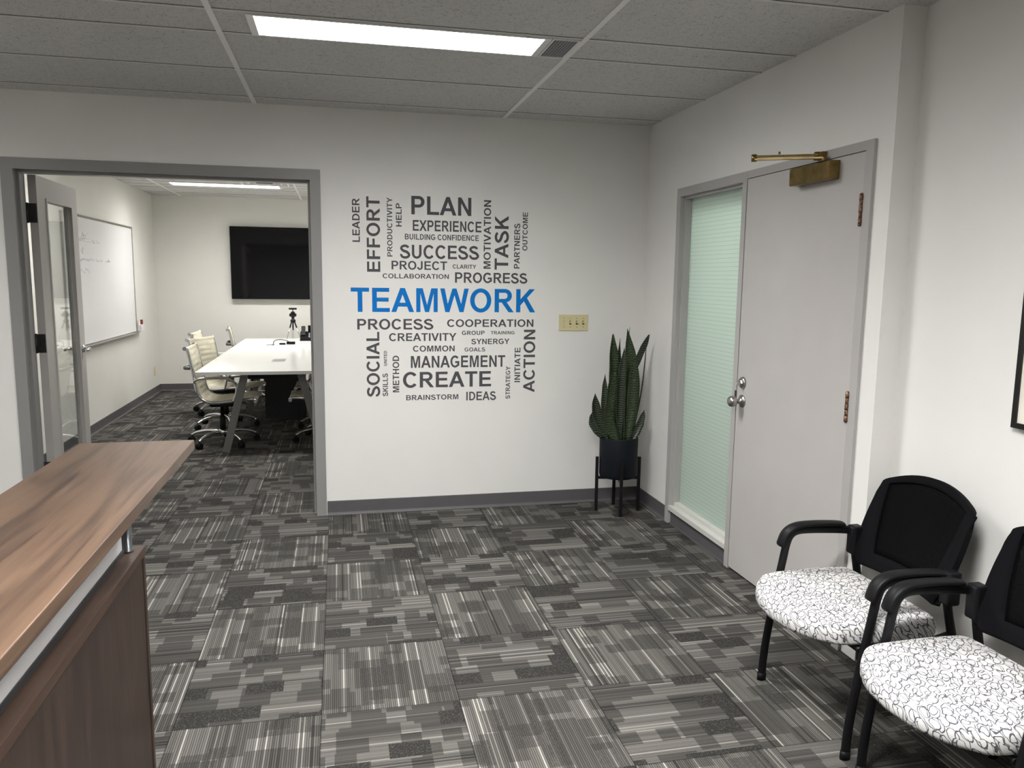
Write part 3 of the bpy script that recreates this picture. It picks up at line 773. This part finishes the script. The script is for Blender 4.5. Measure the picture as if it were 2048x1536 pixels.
        return bm
    inside = lambda r, c: r0_ <= r < r1_ and c0 <= c < c1
    bk = obj('back_frame', shell(lambda r, c: not inside(r, c), .020), M_blackf, t)
    obj('mesh_back', shell(inside, .0025), M_mesh, bk)
    return t
ch1 = waiting_chair((1.80, 2.338, 0), 'black mesh-back armchair with loop-print seat, standing next to the grey door')
ch2 = copy_tree(ch1); ch2.location = (1.80, 1.735, 0); ch2['label'] = 'black mesh-back armchair with loop-print seat, nearer one cut by the right edge'
# picture frame
t = thing('picture_frame', 'black framed picture with pale mat on the right wall', 'picture', (XW2, 1.835, 1.461))
bm = bmesh.new(); hw, hh, fw_ = .26, .365, .018
for q in ((-hw, hw, -hh, -hh+fw_), (-hw, hw, hh-fw_, hh), (-hw, -hw+fw_, -hh+fw_, hh-fw_), (hw-fw_, hw, -hh+fw_, hh-fw_)): add_box(bm, -.022, 0, *q)
obj('frame', bm, M_black2, t)
obj('mat_board', bx(-.016, -.008, -hw+fw_, hw-fw_, -hh+fw_, hh-fw_), M_paper, t)
obj('print', bx(-.0166, -.016, -hw+.07, hw-.07, -hh+.08, hh-.08), M_fixture, t)

# ------------------------------------------------------------------ plant
PXc, PYc = 1.826, 4.852
t = thing('plant_stand', 'black four-legged stand in the corner under the snake plant', 'plant stand', (PXc, PYc, 0), math.radians(0))
ang0 = math.atan2(4.718-PYc, 1.801-PXc)
for k in range(4):
    a = ang0+k*PI/2; R_ = .143; bm = bmesh.new()
    add_bar(bm, (R_*math.cos(a), R_*math.sin(a), 0), (R_*math.cos(a), R_*math.sin(a), .375), .020, .020, (math.cos(a), math.sin(a), 0)); obj('leg', bm, M_blackm, t)
bm = bmesh.new()
for k in range(2):
    a = ang0+k*PI/2; add_bar(bm, (-.133*math.cos(a), -.133*math.sin(a), .232+k*.0), (.133*math.cos(a), .133*math.sin(a), .232), .018, .018, (0, 0, 1))
obj('crossbar', bm, M_blackm, t)
t = thing('snake_plant', 'tall snake plant in a black round pot in the corner', 'potted plant', (PXc, PYc, .2415))
obj('pot', lathe([(.06, 0), (.118, .001), (.124, .006), (.127, .02), (.129, .268), (.127, .273), (.120, .273), (.118, .268), (.117, .235)], seg=48, capt=False), M_pot, t)
obj('soil', lathe([(.117, .225), (.117, .236), (.06, .243), (.01, .245)], seg=32), M_soil, t)
def leaf_blade(base_, tip, width, bend=0, yaw=0, dark=False, curve=.018, twist=0, midw=.45, tipw=0):
    """blade from base to tip; bend pushes the middle sideways; V-shaped section with real thickness"""
    P0 = Vector(base_); P1 = Vector(tip); n = 16; bm = bmesh.new(); rings = []
    sidev = Vector((math.cos(yaw), math.sin(yaw), 0))
    for k in range(n+1):
        s = k/n; p = P0.lerp(P1, s) + Vector((bend*math.sin(PI*s), 0, 0))
        wv = width*(.42+.58*math.sin(PI*min(1, s/midw*.5)) if s < midw else (1-((s-midw)/(1-midw))**2.3)*(1-tipw)+tipw)
        wv = max(wv, .0012); a = yaw+twist*s; sd = Vector((math.cos(a), math.sin(a), 0)); nn = Vector((-math.sin(a), math.cos(a), 0))
        th = .0022*(1.15-s); ring = []
        for q, dn in ((-1, 0), (-.5, .75), (0, 1), (.5, .75), (1, 0)):
            wob = .0016*math.sin(s*23+q*2)
            ring.append(bm.verts.new(p+sd*(q*wv/2+wob*abs(q))+nn*(dn*curve*wv/.05*.9+th)))
        for q, dn in ((1, 0), (.5, .75), (0, 1), (-.5, .75), (-1, 0)):
            wob = .0016*math.sin(s*23+q*2)
            ring.append(bm.verts.new(p+sd*(q*wv/2*.98+wob*abs(q))+nn*(dn*curve*wv/.05*.9-th)))
        rings.append(ring)
    m_ = len(rings[0])
    for A, B in zip(rings, rings[1:]):
        for k in range(m_): f = bm.faces.new((A[k], A[(k+1) % m_], B[(k+1) % m_], B[k])); f.smooth = True
    bm.faces.new(rings[0][::-1]); bm.faces.new(rings[-1])
    return obj('leaf', bm, M_leafd if dark else M_leaf, t)
z0 = .235
T_ = lambda X, Z, dy=0: (X-PXc, dy, Z-.2415)
yw = .2
leaf_blade((.030, -.060, z0), T_(1.842, 1.247, -.05), .118, .038, yw, midw=.45)            # big front blade
leaf_blade((.055, -.035, z0), T_(1.905, 1.02, -.03), .105, .012, yw+.15, dark=True, midw=.6, tipw=.3)
leaf_blade((.035, -.01, z0+.35), T_(2.008, 1.202, -.02), .066, -.004, yw+.25, dark=True, midw=.70, tipw=.22)
leaf_blade((-.045, -.01, z0), T_(1.762, 1.205, .0), .085, .014, yw-.1, midw=.55, tipw=.14)
leaf_blade((-.075, -.045, z0), T_(1.762, .960, -.05), .080, -.012, yw+.1, midw=.7, tipw=.4)
leaf_blade((-.085, .0, z0), T_(1.722, .94, .02), .050, -.008, yw-.3, dark=True, midw=.5)
leaf_blade((-.01, .01, z0), T_(1.820, 1.178, .02), .058, -.006, yw+.3, dark=True, midw=.45)
leaf_blade((.0, -.02, z0), T_(1.838, 1.12, -.02), .06, -.014, yw-.4, dark=True, midw=.5)
leaf_blade((.03, .03, z0), T_(1.890, 1.25, .03), .045, -.012, yw+.4, midw=.5, dark=True)
leaf_blade((.045, .02, z0), T_(1.884, 1.19, .04), .075, .016, yw-.1, midw=.45)
leaf_blade((.085, .0, z0), T_(2.006, 1.17, .01), .020, .022, yw+.9, dark=True, midw=.6, tipw=.3)
leaf_blade((-.06, -.06, z0), T_(1.636, .818, -.04), .092, -.036, yw+.2, dark=True, midw=.5)
leaf_blade((-.085, -.02, z0), T_(1.645, .69, .02), .075, -.034, yw-.4, dark=True, midw=.5)
leaf_blade((-.035, -.078, z0), T_(1.704, .766, -.09), .090, -.020, yw+.1, midw=.4)
leaf_blade((.07, -.045, z0), T_(1.985, .70, -.04), .060, .010, yw-.2, dark=True, midw=.4)
leaf_blade((.085, -.01, z0+.01), T_(2.000, .60, .0), .034, .004, yw+.1, dark=True, midw=.6)
leaf_blade((-.02, -.02, z0), T_(1.79, .99, -.02), .075, .0, yw+.5, midw=.5)
leaf_blade((-.02, .04, z0), T_(1.80, 1.05, .04), .07, .0, yw, dark=True, midw=.5)
leaf_blade((.02, .05, z0), T_(1.87, 1.10, .06), .085, .0, yw, dark=True, midw=.5)

# ------------------------------------------------------------------ conference room
# television
t = thing('television', 'large black wall-mounted television at the far end of the conference room', 'television', (-.575, Y2, 1.724))
obj('bezel', bx(-.835, .835, -.085, -.045, -.482, .482, bev=.003), M_black, t)
obj('screen', bx(-.827, .827, -.0862, -.085, -.470, .474), M_tv, t)
obj('wall_mount', bx(-.35, .35, -.045, 0, -.22, .22), M_blackm, t)
# whiteboard
t = thing('whiteboard', 'aluminium-framed whiteboard with faded handwriting on the conference room left wall', 'whiteboard', (XL2, 8.79, 1.485))
obj('board', bx(.002, .012, -1.19, 1.19, -.605, .605), M_board, t)
bm = bmesh.new()
for q in ((-1.206, 1.206, .598, .618), (-1.206, 1.206, -.618, -.598), (-1.206, -1.19, -.598, .598), (1.19, 1.206, -.598, .598)): add_box(bm, 0, .018, *q)
obj('frame', bm, M_steel, t)
obj('pen_tray', bx(.018, .055, -1.1, 1.2, -.618, -.606, bev=.002), M_steel, t)
bm = bmesh.new(); rnd = random.Random(3)
for (ya, yb_, zc, amp) in ((-.75, -.40, .44, .03), (-.75, -.04, .385, .02), (-.75, -.62, .29, .035), (-.75, .29, .205, .02), (-.75, -.46, .10, .03)):
    yy = ya; pts = []
    while yy < yb_:
        pts.append((.0125, yy, zc+rnd.uniform(-amp, amp))); yy += rnd.uniform(.012, .03)
        if rnd.random() < .16:
            if len(pts) > 2: add_tube(bm, pts, .0016, seg=4, cap=False)
            pts = []; yy += .03
    if len(pts) > 2: add_tube(bm, pts, .0016, seg=4, cap=False)
add_tube(bm, [(.0125, -.75, .400), (.0125, -.42, .405)], .0015, seg=4); add_tube(bm, [(.0125, -.75, .38), (.0125, -.1, .372)], .0015, seg=4); add_tube(bm, [(.0125, -.75, .21), (.0125, .28, .198)], .0015, seg=4)
obj('handwriting', bm, M_ink, t)
t = thing('marker_holder', 'small white marker holder fixed at the lower right corner of the whiteboard', 'marker holder', (XL2+.018, 10.0, .885))
obj('tray', bx(0, .05, -.005, .12, 0, .075, bev=.004), M_fixture, t)
t = tag(obj('eraser_box', bx(0, .03, -.02, .025, 0, .055, bev=.002), M_red, None, (XL2+.03, 10.085, .9605)), 'dark red box standing in the white marker holder', 'box')
t = tag(obj('note_card', bx(0, .006, -.05, .05, 0, .055), M_paper if 0 else M_fixture, None, (XL2+.034, 9.99+.05, .9605)), 'small white card leaning by the dark red box on the marker holder', 'card')

# conference table: two tops on angled legs
TX0, TX1, TY0, TY1 = -1.205, .035, 6.94, 10.66
tcx = (TX0+TX1)/2
t = thing('conference_table', 'long white conference table on grey angled legs', 'table', (tcx, (TY0+TY1)/2, 0))
ym = (TY0+TY1)/2
def TL(bm): return w2l(bm, (tcx, ym, 0))
for a, b_ in ((TY0, ym-.0015), (ym+.0015, TY1)):
    bm = bmesh.new()
    add_prism(bm, [(TX0, .728), (TX0+.03, .712), (TX1-.03, .712), (TX1, .728), (TX1, .740), (TX0, .740)], 'y', a, b_)
    obj('table_top', TL(bm), M_white, t)
for yy in (7.12, 8.80, 10.48):
    for s in (-1, 1):
        bm = bmesh.new(); add_bar(bm, (tcx+s*.415, yy, .006), (tcx+s*.235, yy, .712), .062, .045, (1, 0, 0))
        add_lathe(bm, [(.016, 0), (.016, .007)], (tcx+s*.415, yy, 0), 12)
        obj('leg', TL(bm), M_legs, t)
bm = bmesh.new()
for yy in (7.12, 8.80, 10.48): add_box(bm, tcx-.21, tcx+.21, yy-.022, yy+.022, .655, .712)
for s in (-.17, .17): add_box(bm, tcx+s-.02, tcx+s+.02, 7.14, 10.46, .665, .7115)
obj('under_frame', TL(bm), M_blackm, t)
bm = bx(tcx-.215, tcx+.215, 8.66, 8.76, .02, .655)
M_perf, b_, nt = mat('dark_perforated_panel', (.03, .03, .033), .5)
o, x, y, z = ocoord()
hx = (x/.068+.5).frac()-.5; hz = (z/.085+.44).frac()-.5
dd = V.m('SQRT', hx*hx*.6+hz*hz)
nt.links.new(ramp(dd.lt(.075), [(0, (.03, .03, .033)), (1, (.004, .004, .004))]), b_.inputs['Base Color'])
obj('cable_column', TL(bm), M_perf, t)
for yy in (7.865, 9.73):
    obj('power_hatch', TL(bx(tcx-.062, tcx+.062, yy-.125 if yy < 8 else yy-.10, yy+.125 if yy < 8 else yy+.10, .740, .7412)), painted('hatch_grey', (.30, .30, .29), .4, .02, 8, 0), t)
# adapter cable on the far hatch
t = thing('cable', 'short black adapter cable with plugs lying on the far table hatch', 'cable', (-.6, 9.70, .7412))
bm = bmesh.new()
add_tube(bm, smooth_path([(.02, .02, .012), (-.03, .0, .045), (-.11, -.03, .06), (-.165, -.06, .045), (-.175, -.09, .01), (-.175, -.10, .006)]), .0045, seg=8)
add_tube(bm, smooth_path([(-.17, -.08, .004), (-.22, -.11, .004), (-.25, -.13, .004)]), .003, seg=6)
obj('cord', bm, M_black, t)
bm = bmesh.new(); add_box(bm, -.03, .07, -.0, .06, 0, .03, bev=.006); add_box(bm, -.11, -.04, -.06, -.02, 0, .02, bev=.005); obj('plug', bm, M_black, t)
obj('connector', bx(-.187, -.163, -.13, -.10, 0, .014, bev=.002), M_alu, t)
# webcam on mini tripod
t = thing('tripod', 'black desktop tripod at the far end of the conference table', 'tripod', (-.592, 10.50, .7405))
for k in range(3):
    a = PI*7/6+k*PI*2/3 + .12
    bm = bmesh.new(); e = (.100*math.cos(a), .100*math.sin(a)*.9, .003)
    add_tube(bm, [(.022*math.cos(a), .022*math.sin(a), .225), (.05*math.cos(a), .05*math.sin(a), .15)], .009, seg=8)
    lg = obj('leg', bm, M_black, t)
    bm = bmesh.new()
    for q in (-.006, .006):
        add_tube(bm, [(.048*math.cos(a)-q*math.sin(a), .048*math.sin(a)+q*math.cos(a), .155), (e[0]-q*math.sin(a), e[1]+q*math.cos(a), .003)], .0028, seg=6)
    obj('leg_rod', bm, M_steel, lg)
bm = bmesh.new(); add_lathe(bm, [(.026, .215), (.034, .235), (.030, .255), (.018, .262), (.018, .285), (.026, .29), (.026, .305), (.02, .31)], seg=16)
obj('collar', bm, M_black, t)
bm = bmesh.new(); add_tube(bm, [(0, 0, .31), (0, 0, .12)], .008, seg=10); obj('centre_column', bm, M_black, t)
bm = bmesh.new(); add_box(bm, -.045, .045, -.022, .022, .295, .335, bev=.01); add_lathe(bm, [(.03, .335), (.026, .352), (.012, .362)], seg=16); obj('head', bm, M_black, t)
t = thing('webcam', 'small bar-shaped black webcam on top of the tripod', 'webcam', (-.592, 10.50, .7405+.362))
obj('mount', lathe([(.005, 0), (.005, .022)], seg=10), M_black, t)
obj('body', bx(-.052, .052, -.014, .014, .022, .046, bev=.009), M_black, t)
obj('lens', lathe([(.008, -.014), (.008, -.017)], (0, 0, .034), 16, 'y'), M_tv, t)
# desk phone
t = thing('desk_phone', 'black desk telephone beside the tripod on the conference table', 'telephone', (-.37, 10.30, .7405))
bm = bmesh.new(); add_prism(bm, [(-.10, 0), (.09, 0), (.09, .10), (.075, .11), (-.10, .025)], 'x', -.125, .125); obj('base', bm, M_black, t)
bm = bmesh.new(); add_prism(bm, [(-.055, .07), (-.03, .062), (.075, .15), (.075, .178), (.05, .182)], 'x', -.112, -.062)
bmesh.ops.bevel(bm, geom=list(bm.edges), offset=.005, segments=2, affect='EDGES'); obj('handset', bm, M_black, t)
bm = bmesh.new(); add_prism(bm, [(.06, .10), (.075, .10), (.095, .185), (.08, .188)], 'x', -.03, .11); obj('display', bm, M_tv, t)
bm = bmesh.new()
for a in range(3):
    for c in range(4):
        yy = -.06+c*.026; zz = .025+(yy+.10)/.175*.085
        add_box(bm, -.02+a*.026, -.004+a*.026, yy-.006, yy+.008, zz, zz+.010)
obj('keypad', bm, M_key, t)

# ribbed office chairs
def office_chair(loc, rot, label):
    t = thing('office_chair', label, 'office chair', loc, rot, 'cream ribbed office chairs around the conference table')
    # side profile (x forward): seat front -> back top
    prof = [(.325, .425), (.310, .445), (.20, .440), (.08, .425), (-.02, .418), (-.10, .430), (-.158, .475), (-.182, .56), (-.200, .68), (-.222, .80), (-.243, .895), (-.256, .915)]
    P = smooth_path([(a, 0, b_) for a, b_ in prof], 8)
    def sheet(hw, th, ribs):
        bm = bmesh.new(); rings = []; L_ = 0
        for k, p in enumerate(P):
            tt = (P[min(k+1, len(P)-1)]-P[max(k-1, 0)]).normalized(); nn = Vector((tt.z, 0, -tt.x))
            if k: L_ += (P[k]-P[k-1]).length
            rb = ribs*(abs(math.sin(PI*L_/.052))**.5-.6)
            rings.append([bm.verts.new(p+nn*s*(th+rb)+Vector((0, y_, 0))) for y_, s in ((-hw, 1), (0, 1), (hw, 1), (hw, -1), (0, -1), (-hw, -1))])
        for A, B in zip(rings, rings[1:]):
            for k in range(6): f = bm.faces.new((A[k], A[(k+1) % 6], B[(k+1) % 6], B[k])); f.smooth = k not in (2, 5)
        bm.faces.new(rings[0][::-1]); bm.faces.new(rings[-1]); return bm
    # finer resample for the ribs
    Q = []; 
    for a, b_ in zip(P, P[1:]):
        n_ = max(1, int((b_-a).length/.006))
        for k in range(n_): Q.append(a.lerp(b_, k/n_))
    Q.append(P[-1]); P = Q
    obj('seat_sling', sheet(.215, .008, .006), M_cream, t)
    for s in (-1, 1):
        bm = bmesh.new(); add_tube(bm, P[::4]+[P[-1]], .007, seg=8, ry=.015, side=(0, 1, 0))
        add_lathe(bm, [(.018, -.012), (.018, .012)], (P[-1].x-.006, 0, P[-1].z-.006), 14, 'y'); add_lathe(bm, [(.016, -.012), (.016, .012)], (P[0].x-.004, 0, P[0].z), 14, 'y')
        bmesh.ops.translate(bm, verts=bm.verts, vec=(0, s*.227, 0)); obj('side_rail', bm, M_chrome, t)
        y_ = s*.262
        bm = bmesh.new(); add_tube(bm, smooth_path([(-.190, s*.235, .60), (-.180, y_, .628), (-.12, y_, .643), (.03, y_, .647), (.11, y_, .634), (.160, y_, .585), (.165, y_, .52), (.135, s*.25, .425)], 5), .007, seg=8, ry=.012, side=(0, 1, 0))
        obj('armrest', bm, M_chrome, t)
    bm = bmesh.new(); add_box(bm, -.335, -.30, -.227, .227, .745, .785, bev=.004) if 0 else None
    add_tube(bm, [(-.210, -.22, .735), (-.275, -.2, .735), (-.275, .2, .735), (-.210, .22, .735)], .016, seg=8, ry=.012, side=(0, 0, 1)); obj('back_brace', bm, M_alu, t)
    bm = bmesh.new(); add_box(bm, -.10, .14, -.07, .07, .352, .405, bev=.012); add_box(bm, -.02, .10, -.21, .21, .385, .405); add_lathe(bm, [(.028, .10), (.028, .26), (.018, .262), (.018, .355)], seg=16)
    obj('tilt_mechanism', bm, M_black, t)
    bs = obj('base_hub', lathe([(.035, .085), (.04, .095), (.04, .125), (.03, .135)], seg=20), M_chrome, t)
    for k in range(5):
        a = 2*PI*k/5+.35; c_, s_ = math.cos(a), math.sin(a)
        bm = bmesh.new(); add_tube(bm, smooth_path([(.03*c_, .03*s_, .112), (.14*c_, .14*s_, .118), (.25*c_, .25*s_, .098), (.302*c_, .302*s_, .070)], 4), [.016]*4+[.014]*5+[.013]*4, seg=8); ba = obj('base_arm', bm, M_chrome, t)
        bm = bmesh.new(); cc_ = (.305*c_, .305*s_, .030)
        for q in (-1, 1):
            n_ = Vector((-s_, c_, 0)); c0_ = Vector(cc_)+n_*q*.014
            add_tube(bm, [c0_-n_*.010, c0_-n_*.007, c0_+n_*.007, c0_+n_*.010], [.024, .030, .030, .024], seg=16)
        add_tube(bm, [(cc_[0], cc_[1], .03), (cc_[0], cc_[1], .072)], .008, seg=8)
        obj('caster', bm, M_black, ba)
    return t
oc = office_chair((-1.080, 7.53, 0), 0, 'cream ribbed office chair nearest the doorway on the left side of the table')
for (x_, y_, r_, lb) in ((-1.165, 8.38, -.38, 'cream ribbed office chair turned toward the viewer, second along the left side of the table'),
                        (-1.34, 9.30, -.05, 'cream ribbed office chair pulled back from the table, third along the left side'),
                        (-1.075, 10.05, .10, 'cream ribbed office chair seen edge-on, farthest on the left side of the table'),
                        (-.135, 7.56, PI, 'cream ribbed office chair nearest the doorway on the right side, behind the grey table leg'),
                        (-.12, 8.26, PI, 'cream ribbed office chair on the right side beyond the nearest one there')):
    c = copy_tree(oc); c.location = (x_, y_, 0); c.rotation_euler = (0, 0, r_); c['label'] = lb
